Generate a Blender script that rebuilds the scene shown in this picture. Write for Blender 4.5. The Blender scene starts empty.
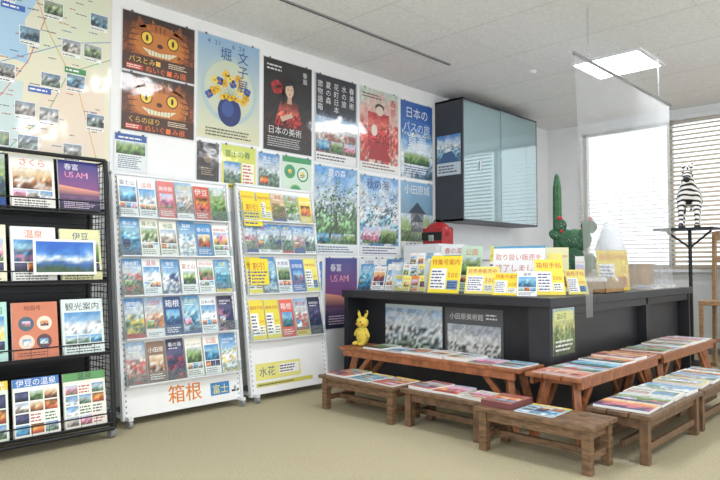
import bpy, math, random
from mathutils import Vector, Matrix, noise, Euler
R = random.Random(11)
sc = bpy.context.scene
COL = sc.collection
Z3 = Vector((0,0,1))
def s2l(v):
    v=max(0,min(255,v))/255.0
    return v/12.92 if v<=0.04045 else ((v+0.055)/1.055)**2.4
def lin(c): return (s2l(c[0]),s2l(c[1]),s2l(c[2]),1.0)
def hazed_ink(c):   # print colours with glare haze mixed in: blacks lifted, brights muted
    g=(c[0]+c[1]+c[2])/3
    return lin([(q*.98+g*.02)*.93+12 for q in c])

# ------------------------------------------------------------ materials
def new_mat(name):
    m=bpy.data.materials.new(name); m.use_nodes=True
    nt=m.node_tree; return m,nt,nt.nodes['Principled BSDF']
def mat(name,c,rough=.5,metal=0,noise_amt=0,scale=20,bump=0,spec=None,coat=0,stretch=None):
    m,nt,b=new_mat(name)
    b.inputs['Base Color'].default_value=lin(c); b.inputs['Roughness'].default_value=rough
    b.inputs['Metallic'].default_value=metal
    if spec is not None: b.inputs['Specular IOR Level'].default_value=spec
    if coat: b.inputs['Coat Weight'].default_value=coat
    if noise_amt or bump:
        tc=nt.nodes.new('ShaderNodeTexCoord'); n=nt.nodes.new('ShaderNodeTexNoise')
        n.inputs['Scale'].default_value=scale; n.inputs['Detail'].default_value=6
        if stretch:
            mp=nt.nodes.new('ShaderNodeMapping'); mp.inputs['Scale'].default_value=stretch
            nt.links.new(tc.outputs['Object'],mp.inputs[0]); nt.links.new(mp.outputs[0],n.inputs[0])
        else: nt.links.new(tc.outputs['Object'],n.inputs[0])
        if noise_amt:
            r=nt.nodes.new('ShaderNodeValToRGB')
            r.color_ramp.elements[0].position=.3; r.color_ramp.elements[1].position=.7
            r.color_ramp.elements[0].color=lin([k*(1-noise_amt) for k in c])
            r.color_ramp.elements[1].color=lin([min(255,k*(1+noise_amt*.6)) for k in c])
            nt.links.new(n.outputs[0],r.inputs[0]); nt.links.new(r.outputs[0],b.inputs['Base Color'])
        if bump:
            bp=nt.nodes.new('ShaderNodeBump'); bp.inputs['Strength'].default_value=bump; bp.inputs['Distance'].default_value=.01
            nt.links.new(n.outputs[0],bp.inputs['Height']); nt.links.new(bp.outputs[0],b.inputs['Normal'])
    return m
def vc_mat(name,rough,coat=0,cr=.1,wav=0):
    m,nt,b=new_mat(name)
    a=nt.nodes.new('ShaderNodeAttribute'); a.attribute_name='Col'
    nt.links.new(a.outputs['Color'],b.inputs['Base Color'])
    b.inputs['Roughness'].default_value=rough; b.inputs['Coat Weight'].default_value=coat
    b.inputs['Coat Roughness'].default_value=cr
    if wav:
        tc=nt.nodes.new('ShaderNodeTexCoord'); n=nt.nodes.new('ShaderNodeTexNoise'); n.inputs['Scale'].default_value=4; n.inputs['Detail'].default_value=2
        bp=nt.nodes.new('ShaderNodeBump'); bp.inputs['Strength'].default_value=wav; bp.inputs['Distance'].default_value=.02
        nt.links.new(tc.outputs['Object'],n.inputs[0]); nt.links.new(n.outputs[0],bp.inputs['Height']); nt.links.new(bp.outputs[0],b.inputs['Coat Normal'])
    return m
M_POST=vc_mat('laminated_print',.45,.9,.08,.3)
M_PAPER=vc_mat('printed_paper',.45,.08)
M_WALL=mat('wall_paint',(243,244,245),.8,noise_amt=.012,scale=6,bump=.05)
M_CEIL=mat('ceiling_board',(238,239,241),.9,noise_amt=.045,scale=55,bump=.15)
M_FLOOR=mat('carpet',(180,171,142),.95,noise_amt=.09,scale=120,bump=.5,spec=.1)
M_BLACK=mat('black_laminate',(40,41,46),.4,noise_amt=.08,scale=12)
M_BLKMET=mat('black_metal',(30,31,34),.35,.3,noise_amt=.05,scale=30)
M_WHITE=mat('white_board',(243,244,245),.45,noise_amt=.01,scale=10)
M_WPL=mat('white_plastic',(228,231,234),.35,noise_amt=.01,scale=10)
M_GREY=mat('grey_plastic',(140,143,146),.45,noise_amt=.05,scale=30)
M_SEAM=mat('ceiling_seam',(208,209,210),.8,noise_amt=.02,scale=30)
M_DKCAB=mat('dark_cabinet',(60,64,70),.45,noise_amt=.04,scale=12)
M_CHROME=mat('chrome',(200,200,205),.2,1,noise_amt=.02,scale=20)
M_ALU=mat('aluminium',(190,190,188),.4,.5,noise_amt=.03,scale=20)
M_BROWN=mat('brown_wood',(120,92,66),.5,noise_amt=.28,scale=9,stretch=(2,2,9))
M_BROWN2=mat('brown_wood_b',(112,85,61),.5,noise_amt=.28,scale=9,stretch=(2,9,2))
M_RED=mat('red_stained_wood',(158,98,62),.4,noise_amt=.25,scale=9,stretch=(2,9,2))
M_OAK=mat('oak_wood',(156,124,90),.45,noise_amt=.2,scale=9,stretch=(2,2,9))
M_CACT=mat('cactus_green',(38,88,56),.5,noise_amt=.25,scale=30,bump=.3)
M_CACT2=mat('cactus_pale',(60,108,70),.5,noise_amt=.2,scale=30,bump=.3)
M_POT=mat('terracotta',(150,90,62),.7,noise_amt=.1,scale=20)
M_SOIL=mat('soil',(60,45,35),.9,noise_amt=.3,scale=50)
M_FLW=mat('red_petal',(205,40,50),.5,noise_amt=.1,scale=40)
M_YPL=mat('yellow_plush',(220,196,80),.9,noise_amt=.1,scale=60,bump=.3)
M_BLK=mat('matte_black',(18,18,18),.5,noise_amt=.05,scale=30)
M_REDL=mat('red_leather',(170,36,40),.35,noise_amt=.08,scale=30)
M_CARD=mat('cardboard',(172,138,96),.8,noise_amt=.08,scale=25)

def glass_mat(name,tint,fac,rough=.05,diff=(240,245,248),transl=0,edge=.45,gloss=0):
    m=bpy.data.materials.new(name); m.use_nodes=True; nt=m.node_tree; nt.nodes.clear()
    o=nt.nodes.new('ShaderNodeOutputMaterial'); t=nt.nodes.new('ShaderNodeBsdfTransparent')
    p=nt.nodes.new('ShaderNodeBsdfPrincipled'); mx=nt.nodes.new('ShaderNodeMixShader')
    lw=nt.nodes.new('ShaderNodeLayerWeight'); lw.inputs[0].default_value=.25
    ma=nt.nodes.new('ShaderNodeMath'); ma.operation='MULTIPLY_ADD'; ma.inputs[1].default_value=edge; ma.inputs[2].default_value=fac
    ma.use_clamp=True
    t.inputs[0].default_value=lin(tint); p.inputs['Base Color'].default_value=lin(diff); p.inputs['Roughness'].default_value=rough
    nt.links.new(lw.outputs['Fresnel'],ma.inputs[0]); nt.links.new(ma.outputs[0],mx.inputs[0])
    src=p.outputs[0]
    for f,ty in ((transl,'ShaderNodeBsdfTranslucent'),(gloss,'ShaderNodeBsdfGlossy')):
        if f:
            tr=nt.nodes.new(ty); tr.inputs[0].default_value=lin(diff if ty.endswith('cent') else (235,242,244)); m2=nt.nodes.new('ShaderNodeMixShader'); m2.inputs[0].default_value=f
            if 'Roughness' in tr.inputs: tr.inputs['Roughness'].default_value=rough
            nt.links.new(src,m2.inputs[1]); nt.links.new(tr.outputs[0],m2.inputs[2]); src=m2.outputs[0]
    nt.links.new(t.outputs[0],mx.inputs[1]); nt.links.new(src,mx.inputs[2]); nt.links.new(mx.outputs[0],o.inputs[0])
    return m
M_ACR=glass_mat('clear_acrylic',(250,253,253),.05)
M_SHEET=glass_mat('clear_vinyl',(250,252,254),.27,.14,(250,251,252),.6,.4)
M_TGL=glass_mat('tinted_glass',(232,244,246),.42,.03,(206,228,232),0,.4,.42)
M_WGL=glass_mat('window_glass',(252,254,255),.02)
def emis(name,c,s):
    m,nt,b=new_mat(name); b.inputs['Emission Color'].default_value=lin(c); b.inputs['Emission Strength'].default_value=s
    b.inputs['Base Color'].default_value=lin(c); return m
M_LAMP=emis('lamp_diffuser',(248,251,255),25)
def slat_mat():
    m=bpy.data.materials.new('blind_slat'); m.use_nodes=True; nt=m.node_tree; nt.nodes.clear()
    o=nt.nodes.new('ShaderNodeOutputMaterial'); d=nt.nodes.new('ShaderNodeBsdfDiffuse'); t=nt.nodes.new('ShaderNodeBsdfTranslucent')
    mx=nt.nodes.new('ShaderNodeMixShader'); mx.inputs[0].default_value=.35
    n=nt.nodes.new('ShaderNodeTexNoise'); n.inputs['Scale'].default_value=4
    r=nt.nodes.new('ShaderNodeValToRGB'); r.color_ramp.elements[0].color=lin((200,186,168)); r.color_ramp.elements[1].color=lin((214,202,186))
    nt.links.new(n.outputs[0],r.inputs[0]); nt.links.new(r.outputs[0],d.inputs[0]); nt.links.new(r.outputs[0],t.inputs[0])
    nt.links.new(d.outputs[0],mx.inputs[1]); nt.links.new(t.outputs[0],mx.inputs[2]); nt.links.new(mx.outputs[0],o.inputs[0]); return m
M_SLAT=slat_mat()

# ------------------------------------------------------------ builders
def empty(name,loc=(0,0,0)):
    e=bpy.data.objects.new(name,None); e.location=loc; e.empty_display_size=.1; COL.objects.link(e); return e
def parent(o,p):
    if p is not None:
        o.parent=p; o.matrix_parent_inverse=Matrix.Translation(-Vector(p.location))
class MB:
    def __init__(s): s.v=[];s.f=[];s.mi=[];s.sm=[];s.mats=[];s.T=Matrix.Identity(4)
    def m(s,mt):
        if mt not in s.mats: s.mats.append(mt)
        return s.mats.index(mt)
    def add(s,vs,fs,mt,smooth=False):
        b=len(s.v); s.v+=[s.T@Vector(v) for v in vs]; k=s.m(mt)
        for f in fs: s.f.append([b+i for i in f]); s.mi.append(k); s.sm.append(smooth)
    def box(s,lo,hi,mt,rot=None):
        x0,y0,z0=lo;x1,y1,z1=hi
        vs=[Vector(p) for p in [(x0,y0,z0),(x1,y0,z0),(x1,y1,z0),(x0,y1,z0),(x0,y0,z1),(x1,y0,z1),(x1,y1,z1),(x0,y1,z1)]]
        if rot is not None:
            c=(Vector(lo)+Vector(hi))/2; vs=[c+rot@(v-c) for v in vs]
        s.add(vs,[(0,3,2,1),(4,5,6,7),(0,1,5,4),(1,2,6,5),(2,3,7,6),(3,0,4,7)],mt)
    def beam(s,p0,p1,w,d,mt,up=Z3):
        p0=Vector(p0);p1=Vector(p1); a=(p1-p0).normalized(); u=a.cross(up)
        if u.length<.01: u=a.cross(Vector((0,1,0)))
        u.normalize(); q=u.cross(a)
        vs=[]
        for p in (p0,p1):
            for i,j in ((-1,-1),(1,-1),(1,1),(-1,1)): vs.append(p+u*i*w/2+q*j*d/2)
        s.add(vs,[(0,3,2,1),(4,5,6,7),(0,1,5,4),(1,2,6,5),(2,3,7,6),(3,0,4,7)],mt)
    def cyl(s,p0,p1,r,mt,n=12,r2=None,cap=True):
        p0=Vector(p0);p1=Vector(p1); a=(p1-p0).normalized(); u=a.cross(Z3)
        if u.length<.01: u=Vector((1,0,0))
        u.normalize(); q=a.cross(u); r2=r if r2 is None else r2; vs=[]
        for p,rr in ((p0,r),(p1,r2)):
            for i in range(n):
                t=2*math.pi*i/n; vs.append(p+(u*math.cos(t)+q*math.sin(t))*rr)
        s.add(vs,[(i,(i+1)%n,n+(i+1)%n,n+i) for i in range(n)],mt,True)
        if cap: s.add(vs,[tuple(range(n-1,-1,-1)),tuple(range(n,2*n))],mt)
    def lathe(s,c,prof,mt,n=24,ribs=0,amp=0):
        c=Vector(c); vs=[];k=len(prof)
        for r,z in prof:
            for i in range(n):
                t=2*math.pi*i/n; rr=r*(1+(amp*math.cos(ribs*t) if ribs else 0))
                vs.append(c+Vector((rr*math.cos(t),rr*math.sin(t),z)))
        fs=[(j*n+i,j*n+(i+1)%n,(j+1)*n+(i+1)%n,(j+1)*n+i) for j in range(k-1) for i in range(n)]
        s.add(vs,fs,mt,True); s.add(vs,[tuple(range(n-1,-1,-1)),tuple(range((k-1)*n,k*n))],mt)
    def sph(s,c,r,mt,rot=None,n=16,m=10):
        c=Vector(c); r=Vector(r if hasattr(r,'__len__') else (r,r,r)); vs=[]
        for j in range(m+1):
            p=math.pi*j/m
            for i in range(n):
                t=2*math.pi*i/n; v=Vector((r.x*math.sin(p)*math.cos(t),r.y*math.sin(p)*math.sin(t),r.z*math.cos(p)))
                if rot is not None: v=rot@v
                vs.append(c+v)
        s.add(vs,[(j*n+i,(j+1)*n+i,(j+1)*n+(i+1)%n,j*n+(i+1)%n) for j in range(m) for i in range(n)],mt,True)
    def torus(s,c,a,b,r,mt,axis_u,axis_v,n=12,m=6):
        c=Vector(c);U=Vector(axis_u).normalized();V=Vector(axis_v).normalized();N=U.cross(V); vs=[]
        for i in range(n):
            t=2*math.pi*i/n; p=U*a*math.cos(t)+V*b*math.sin(t); o=(U*math.cos(t)+V*math.sin(t)).normalized()
            for j in range(m):
                q=2*math.pi*j/m; vs.append(c+p+o*r*math.cos(q)+N*r*math.sin(q))
        s.add(vs,[(i*m+j,((i+1)%n)*m+j,((i+1)%n)*m+(j+1)%m,i*m+(j+1)%m) for i in range(n) for j in range(m)],mt,True)
    def build(s,name,par=None,bevel=0):
        me=bpy.data.meshes.new(name); me.from_pydata([tuple(v) for v in s.v],[],s.f)
        for mt in s.mats: me.materials.append(mt)
        for p,k,q in zip(me.polygons,s.mi,s.sm): p.material_index=k; p.use_smooth=q
        me.update(); o=bpy.data.objects.new(name,me); COL.objects.link(o); parent(o,par)
        if bevel:
            b=o.modifiers.new('bevel','BEVEL'); b.width=bevel; b.segments=2; b.limit_method='ANGLE'; b.angle_limit=.9
        return o

# glyph cache: real characters converted to flat mesh
CH='箱根富士山伊豆温泉観光美術館小田原花旅春海号特集町祭森湖城市案内の日本夏物語無料地図割引券販売中さくらまつり水族公園ABSUMIOETW0123456789¥いみとくら秋展堀文子ほりねバスぬぐを終了しました取り扱い販前売手帖'
GL={}
def preload():
    tmp=[]
    for ch in dict.fromkeys(CH):
        cu=bpy.data.curves.new('t','FONT'); cu.body=ch; cu.size=1; cu.resolution_u=2
        o=bpy.data.objects.new('t',cu); COL.objects.link(o); tmp.append((ch,o,cu))
    bpy.context.view_layer.update(); dg=bpy.context.evaluated_depsgraph_get()
    for ch,o,cu in tmp:
        try:
            ev=o.evaluated_get(dg); me=ev.to_mesh()
            vs=[(v.co.x,v.co.y) for v in me.vertices]; fs=[list(p.vertices) for p in me.polygons]
            if vs: GL[ch]=(vs,fs)
            ev.to_mesh_clear()
        except Exception as e: print('glyph',e)
    for ch,o,cu in tmp:
        bpy.data.objects.remove(o); bpy.data.curves.remove(cu)
    print('GLYPHS',len(GL))
preload()

class Art:
    def __init__(s): s.v=[];s.f=[];s.c=[];s.off=0;s.fr((0,0,0),(1,0,0),(0,1,0))
    def fr(s,o,U,V):
        s.o=Vector(o);s.U=Vector(U).normalized();s.V=Vector(V).normalized();s.N=s.U.cross(s.V)
    def stand(s,o,yaw,lean):
        y=math.radians(yaw);l=math.radians(lean)
        U=Vector((math.cos(y),math.sin(y),0)); B=Vector((-math.sin(y),math.cos(y),0))
        s.fr(o,U,Z3*math.cos(l)+B*math.sin(l))
    def P(s,x,y,L): return s.o+s.U*x+s.V*y+s.N*(s.off+L*.0004)
    def poly(s,pts,col,L):
        b=len(s.v); n=len(pts)
        for p in pts: s.v.append(s.P(p[0],p[1],L))
        cols=col if isinstance(col,list) else [col]*n
        s.f.append(list(range(b,b+n))); s.c+=[hazed_ink(c) for c in cols]
    def rect(s,x,y,w,h,col,L,top=None):
        s.poly([(x,y),(x+w,y),(x+w,y+h),(x,y+h)],[col,col,top or col,top or col],L)
    def ell(s,cx,cy,rx,ry,col,L,n=16,a0=0):
        s.poly([(cx+rx*math.cos(2*math.pi*i/n+a0),cy+ry*math.sin(2*math.pi*i/n+a0)) for i in range(n)],col,L)
    def photo(s,x,y,w,h,pal,L,n=7,acc=None,amt=.5):
        n=max(n,min(26,int(w/.014))); ny=max(4,min(34,int(n*h/max(w,.01)))); sd=R.uniform(0,99); g=[]
        for j in range(ny+1):
            for i in range(n+1):
                X=i/n*4.5; Y=j/ny*4.5*h/w
                nz=noise.noise(Vector((X*.8+sd,Y*.9,sd)))+.6*noise.noise(Vector((X*2+sd,Y*2.2,sd+5)))
                t=min(.999,max(0,j/ny+nz*.2))*(len(pal)-1); k=int(t); f=t-k; f=f*f*(3-2*f)
                c=[pal[k][q]*(1-f)+pal[min(k+1,len(pal)-1)][q]*f for q in range(3)]
                br=1+amt*.9*R.uniform(-1,1)*(.2 if j/ny>.6 else 1); c=[q*br for q in c]
                if acc and nz>.08 and j/ny<.6:
                    e=R.uniform(.3,1); c=[q*(1-e)+a*e for q,a in zip(c,acc)]
                g.append(c)
        for j in range(ny):
            for i in range(n):
                s.poly([(x+w*i/n,y+h*j/ny),(x+w*(i+1)/n,y+h*j/ny),(x+w*(i+1)/n,y+h*(j+1)/ny),(x+w*i/n,y+h*(j+1)/ny)],
                  [g[j*(n+1)+i],g[j*(n+1)+i+1],g[(j+1)*(n+1)+i+1],g[(j+1)*(n+1)+i]],L)
    def jp(s,t,x,y,h,col,L,vert=False):
        for ch in t:
            if ch in GL:
                vs,fs=GL[ch]; b=len(s.v)
                for a,c in vs: s.v.append(s.P(x+a*h,y+c*h,L))
                for f in fs: s.f.append([b+i for i in f])
                s.c+=[hazed_ink(col)]*len(vs)
            elif ch!=' ': s.rect(x+.1*h,y,.7*h,.7*h,col,L)
            if vert: y-=h*1.05
            else: x+=h*(.62 if ord(ch)<256 else 1.0)
    def lines(s,x,y,w,h,col,L,n=4):
        lh=h/n
        for i in range(n):
            yy=y+h-(i+.75)*lh; xx=x; end=x+w*R.uniform(.7,1)
            while xx<end:
                ww=R.uniform(.4,1.8)*lh; ww=min(ww,end-xx)
                s.rect(xx,yy,ww,lh*.45,col,L); xx+=ww+lh*.25
    def slab(s,x,y,w,h,th,col=(235,235,232)):
        c=lin(col); b=len(s.v)
        P=[s.o+s.U*a+s.V*d+s.N*e for e in (0.0003,th) for a,d in ((x,y),(x+w,y),(x+w,y+h),(x,y+h))]
        P=[p+s.N*s.off for p in P]
        s.v+=P; s.c+=[c]*8
        for f in [(0,3,2,1),(4,5,6,7),(0,1,5,4),(1,2,6,5),(2,3,7,6),(3,0,4,7)]: s.f.append([b+i for i in f])
    def build(s,name,mt,par=None):
        me=bpy.data.meshes.new(name); me.from_pydata([tuple(v) for v in s.v],[],s.f)
        ca=me.color_attributes.new('Col','FLOAT_COLOR','POINT')
        ca.data.foreach_set('color',[q for c in s.c for q in c])
        me.materials.append(mt); me.update()
        o=bpy.data.objects.new(name,me); COL.objects.link(o); parent(o,par); return o

PAL=dict(
 sea=[(35,75,110),(55,130,170),(155,203,225),(80,150,212)],
 mount=[(60,92,58),(95,122,108),(204,215,224),(75,140,205)],
 forest=[(44,72,42),(84,122,66),(146,172,110),(200,218,226)],
 sunset=[(44,40,68),(146,78,94),(226,148,96),(243,206,146)],
 flower=[(74,116,64),(200,100,136),(238,190,208),(176,204,235)],
 food=[(74,46,30),(158,102,62),(216,186,142),(238,228,208)],
 night=[(18,22,38),(36,44,82),(80,80,120),(28,32,66)],
 town=[(94,88,82),(160,150,140),(208,210,210),(155,188,220)],
 ice=[(196,215,230),(238,243,247),(140,185,222),(84,145,205)],
 fire=[(104,40,28),(196,88,48),(232,162,76),(76,36,28)])
PK=list(PAL)
ACC=[(212,62,56),(240,208,72),(240,240,240),(226,120,154),(62,122,70),(40,56,108),(226,128,56),(240,240,240)]
WORDS=['箱根','富士山','伊豆','温泉','観光案内','美術館','小田原','花の旅','春の海','さくらまつり','水族館','公園','特集','夏の旅','森の湖','日本の春','地図','秋の町','旅物語','伊豆の温泉','箱根町観光']
TC=[(200,40,45),(30,60,120),(30,30,35),(240,240,240),(225,110,40),(30,110,70)]
def title(A,x,y,w,h,col,L,t=None,k=1.0):
    t=t or R.choice(WORDS); sz=min(w/len(t),h/.85)*k; A.jp(t,x+(w-sz*len(t))/2,y+h*.12,sz,col,L)
def cover(A,x,y,w,h,L=1,kind=None,pal=None,bg=None,t=None):
    k=kind if kind is not None else R.choice([0,0,0,1,1,2,3,3])
    p=PAL[pal or R.choice(PK)]
    if k==0:
        A.photo(x,y,w,h,p,L,acc=R.choice(ACC) if R.random()<.65 else None)
        title(A,x+w*.08,y+h*.8,w*.84,h*.13,R.choice([(250,250,250),(250,250,250),(250,236,100),(190,40,50)]),L+1,t,.9)
        if R.random()<.6:
            A.rect(x,y,w,h*R.uniform(.06,.2),R.choice([(245,245,245),(238,208,60),(40,75,150),(205,50,55),(245,245,245)]),L+1)
        if R.random()<.5: A.photo(x+w*.08,y+h*.22,w*.38,h*.2,PAL[R.choice(PK)],L+2,n=3)
        A.lines(x+w*.1,y+h*.03,w*.8,h*.08,(90,90,90),L+3,2)
        A.lines(x+w*.15,y+h*.74,w*.6,h*.05,(245,245,245),L+3,1)
    elif k==1:
        A.rect(x,y,w,h,bg or R.choice([(248,248,245),(240,245,248),(248,244,232)]),L)
        A.photo(x+w*.06,y+h*.36,w*.88,h*.4,p,L+1,acc=R.choice(ACC) if R.random()<.5 else None)
        title(A,x+w*.06,y+h*.79,w*.88,h*.14,R.choice(TC[:3]+TC[4:]),L+1,t,.95)
        for q in range(3): A.photo(x+w*(.06+.3*q),y+h*.2,w*.28,h*.14,PAL[R.choice(PK)],L+1,n=3)
        A.lines(x+w*.08,y+h*.03,w*.84,h*.14,(90,90,95),L+1,3)
    elif k==2:
        c=bg or R.choice([(40,100,180),(215,70,60),(50,140,85),(236,200,50),(100,60,135),(240,240,240),(60,150,180),(30,50,100)])
        lt=sum(c)>520; A.rect(x,y,w,h,c,L,top=tuple(min(255,q+25) for q in c))
        title(A,x+w*.06,y+h*.72,w*.88,h*.2,(170,40,45) if lt else (255,255,255),L+1,t,.95)
        A.photo(x+w*.12,y+h*.26,w*.76,h*.4,p,L+2,n=6,acc=R.choice(ACC))
        A.lines(x+w*.1,y+h*.05,w*.8,h*.16,(70,70,70) if lt else (240,240,240),L+1,3)
    elif k==3:
        A.rect(x,y,w,h,bg or (246,246,246),L)
        rows=R.choice([3,4]); cols=R.choice([2,3])
        for i in range(cols):
            for j in range(rows):
                a=x+w*(.04+.94/cols*i); bb=y+h*(.04+.76/rows*j)
                if R.random()<.8: A.photo(a,bb,w*(.94/cols-.03),h*(.76/rows-.025),PAL[R.choice(PK)],L+1,n=3)
                else: A.lines(a,bb,w*(.94/cols-.03),h*(.76/rows-.03),R.choice([(80,80,90),(190,70,70),(60,110,80)]),L+1,3)
        A.rect(x,y+h*.85,w,h*.15,R.choice([(214,60,56),(60,120,195),(238,204,60),(90,160,90),(240,240,240)]),L+1)
        title(A,x+w*.06,y+h*.86,w*.88,h*.12,R.choice([(255,255,255),(60,50,60)]),L+2,t)
    elif k==4:
        A.rect(x,y,w,h,bg or (246,222,60),L)
        title(A,x+w*.05,y+h*.74,w*.9,h*.2,(200,45,40),L+1,t or R.choice(['割引券販売中','前売券販売中','特集号案内','箱根手帖']))
        A.rect(x+w*.06,y+h*.1,w*.5,h*.56,(250,250,245),L+1); A.lines(x+w*.08,y+h*.12,w*.45,h*.5,(60,70,140),L+2,6)
        A.rect(x+w*.6,y+h*.1,w*.34,h*.24,R.choice([(80,130,190),(220,120,60),(250,250,240)]),L+1)
        A.jp(R.choice(['500','240','100','300']),x+w*.6,y+h*.42,min(w*.18,h*.3),(205,60,40),L+1)
        A.lines(x+w*.62,y+h*.12,w*.3,h*.2,(60,50,60),L+2,3)
    elif k==5:
        A.rect(x,y,w,h,(250,250,250),L); A.rect(x,y+h*.95,w,h*.05,(90,160,205),L+1)
        title(A,x+w*.05,y+h*.68,w*.9,h*.2,(212,70,50),L+1,t); title(A,x+w*.05,y+h*.44,w*.9,h*.2,(212,70,50),L+1,'終了しました' if h<w else None)
        A.rect(x+w*.05,y+h*.36,w*.9,h*.05,(240,220,90),L+1)
        A.lines(x+w*.06,y+h*.06,w*.88,h*.28,(80,80,90),L+1,4)

# ------------------------------------------------------------ room shell
H=2.81; YF=7.7; XR=6.6; YB=-1.6
def simple(name,boxes,mt,bevel=0,par=None):
    b=MB()
    for lo,hi in boxes: b.box(lo,hi,mt)
    return b.build(name,par,bevel)
simple('floor',[((-.12,YB,-.1),(XR,YF+.15,0))],M_FLOOR)
simple('ceiling',[((-.12,YB,H),(XR,YF+.15,H+.1))],M_CEIL)
simple('wall_left',[((-.12,YB,0),(0,YF+.15,H))],M_WALL)
WX0,WX1,WZ0,WZ1=.47,3.7,.95,2.70
simple('wall_back',[((0,YF,0),(WX0,YF+.15,H)),((WX1,YF,0),(XR,YF+.15,H)),((WX0,YF,0),(WX1,YF+.15,WZ0)),((WX0,YF,WZ1),(WX1,YF+.15,H))],M_WALL)
simple('baseboard_left',[((0,YB,0),(.012,YF,.07))],M_GREY)
simple('baseboard_back',[((.012,YF-.012,0),(XR,YF,.07))],M_GREY)
b=MB()
for x0,x1 in ((WX0,WX0+.05),(1.5,1.56),(2.6,2.66),(WX1-.05,WX1)): b.box((x0,YF+.04,WZ0+.001),(x1,YF+.1,WZ1-.001),M_ALU)
b.box((WX0,YF+.04,WZ0+.001),(WX1,YF+.1,WZ0+.05),M_ALU); b.box((WX0,YF+.04,WZ1-.05),(WX1,YF+.1,WZ1-.001),M_ALU)
b.box((WX0,YF+.065,WZ0+.001),(WX1,YF+.07,WZ1-.001),M_WGL)
b.build('window_1')
simple('trim_window_sill',[((WX0-.03,YF-.10,WZ0-.035),(WX1+.03,YF,WZ0-.002))],M_WPL)
def blind(x0,x1,ang):
    b=MB(); b.box((x0,YF-.07,WZ1-.02),(x1,YF-.02,WZ1+.03),M_WPL)
    z=WZ1-.05; a=math.radians(ang)
    while z>WZ0+.03:
        dy=.025*math.cos(a); dz=.025*math.sin(a)
        c=[(x0,YF-.045-dy,z-dz),(x1,YF-.045-dy,z-dz),(x1,YF-.045+dy,z+dz),(x0,YF-.045+dy,z+dz)]
        b.add(c,[(0,1,2,3)],M_SLAT); z-=.052
    b.box((x0,YF-.06,WZ0+.0),(x1,YF-.03,WZ0+.02),M_SLAT)
    for x in (x0+.15,(x0+x1)/2,x1-.15): b.cyl((x,YF-.075,WZ0+.01),(x,YF-.075,WZ1),.003,M_WPL,6)
    b.build('window_blind')
blind(WX0-.02,1.53,14); blind(1.55,2.64,36); blind(2.66,WX1+.02,36)
b=MB()
for i in range(12):
    y=-1.4+i*.76; b.box((.0,y,H-.0015),(XR,y+.004,H-.0002),M_SEAM)
for i in range(4):
    x=1.2+i*1.5; b.box((x,YB,H-.0015),(x+.004,YF,H-.0002),M_SEAM)
b.build('trim_ceiling_seams')
b=MB(); b.box((.705,1.2,H-.012),(.725,4.5,H),M_GREY); b.box((.711,1.2,H-.0135),(.719,4.5,H-.011),M_BLK)
b.build('ceiling_track')
for (x,y) in ((1.6,7.0),(1.15,5.2)):
    b=MB(); b.lathe((x,y,H),[(.02,-.03),(.03,-.028),(.036,-.01),(.04,0)],M_WPL,20); b.build('smoke_detector')
for (x,y) in ((1.80,5.55),(1.95,2.75),(1.95,0.0),(4.7,5.5),(4.7,2.75),(4.7,0.0)):
    b=MB(); s=.28
    b.box((x-s,y-s,H-.012),(x+s,y+s,H-.006),M_LAMP)
    for lo,hi in (((x-s-.03,y-s-.03,H-.02),(x-s,y+s+.03,H)),((x+s,y-s-.03,H-.02),(x+s+.03,y+s+.03,H)),((x-s,y-s-.03,H-.02),(x+s,y-s,H)),((x-s,y+s,H-.02),(x+s,y+s+.03,H))): b.box(lo,hi,M_WPL)
    b.build('ceiling_light')

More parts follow.
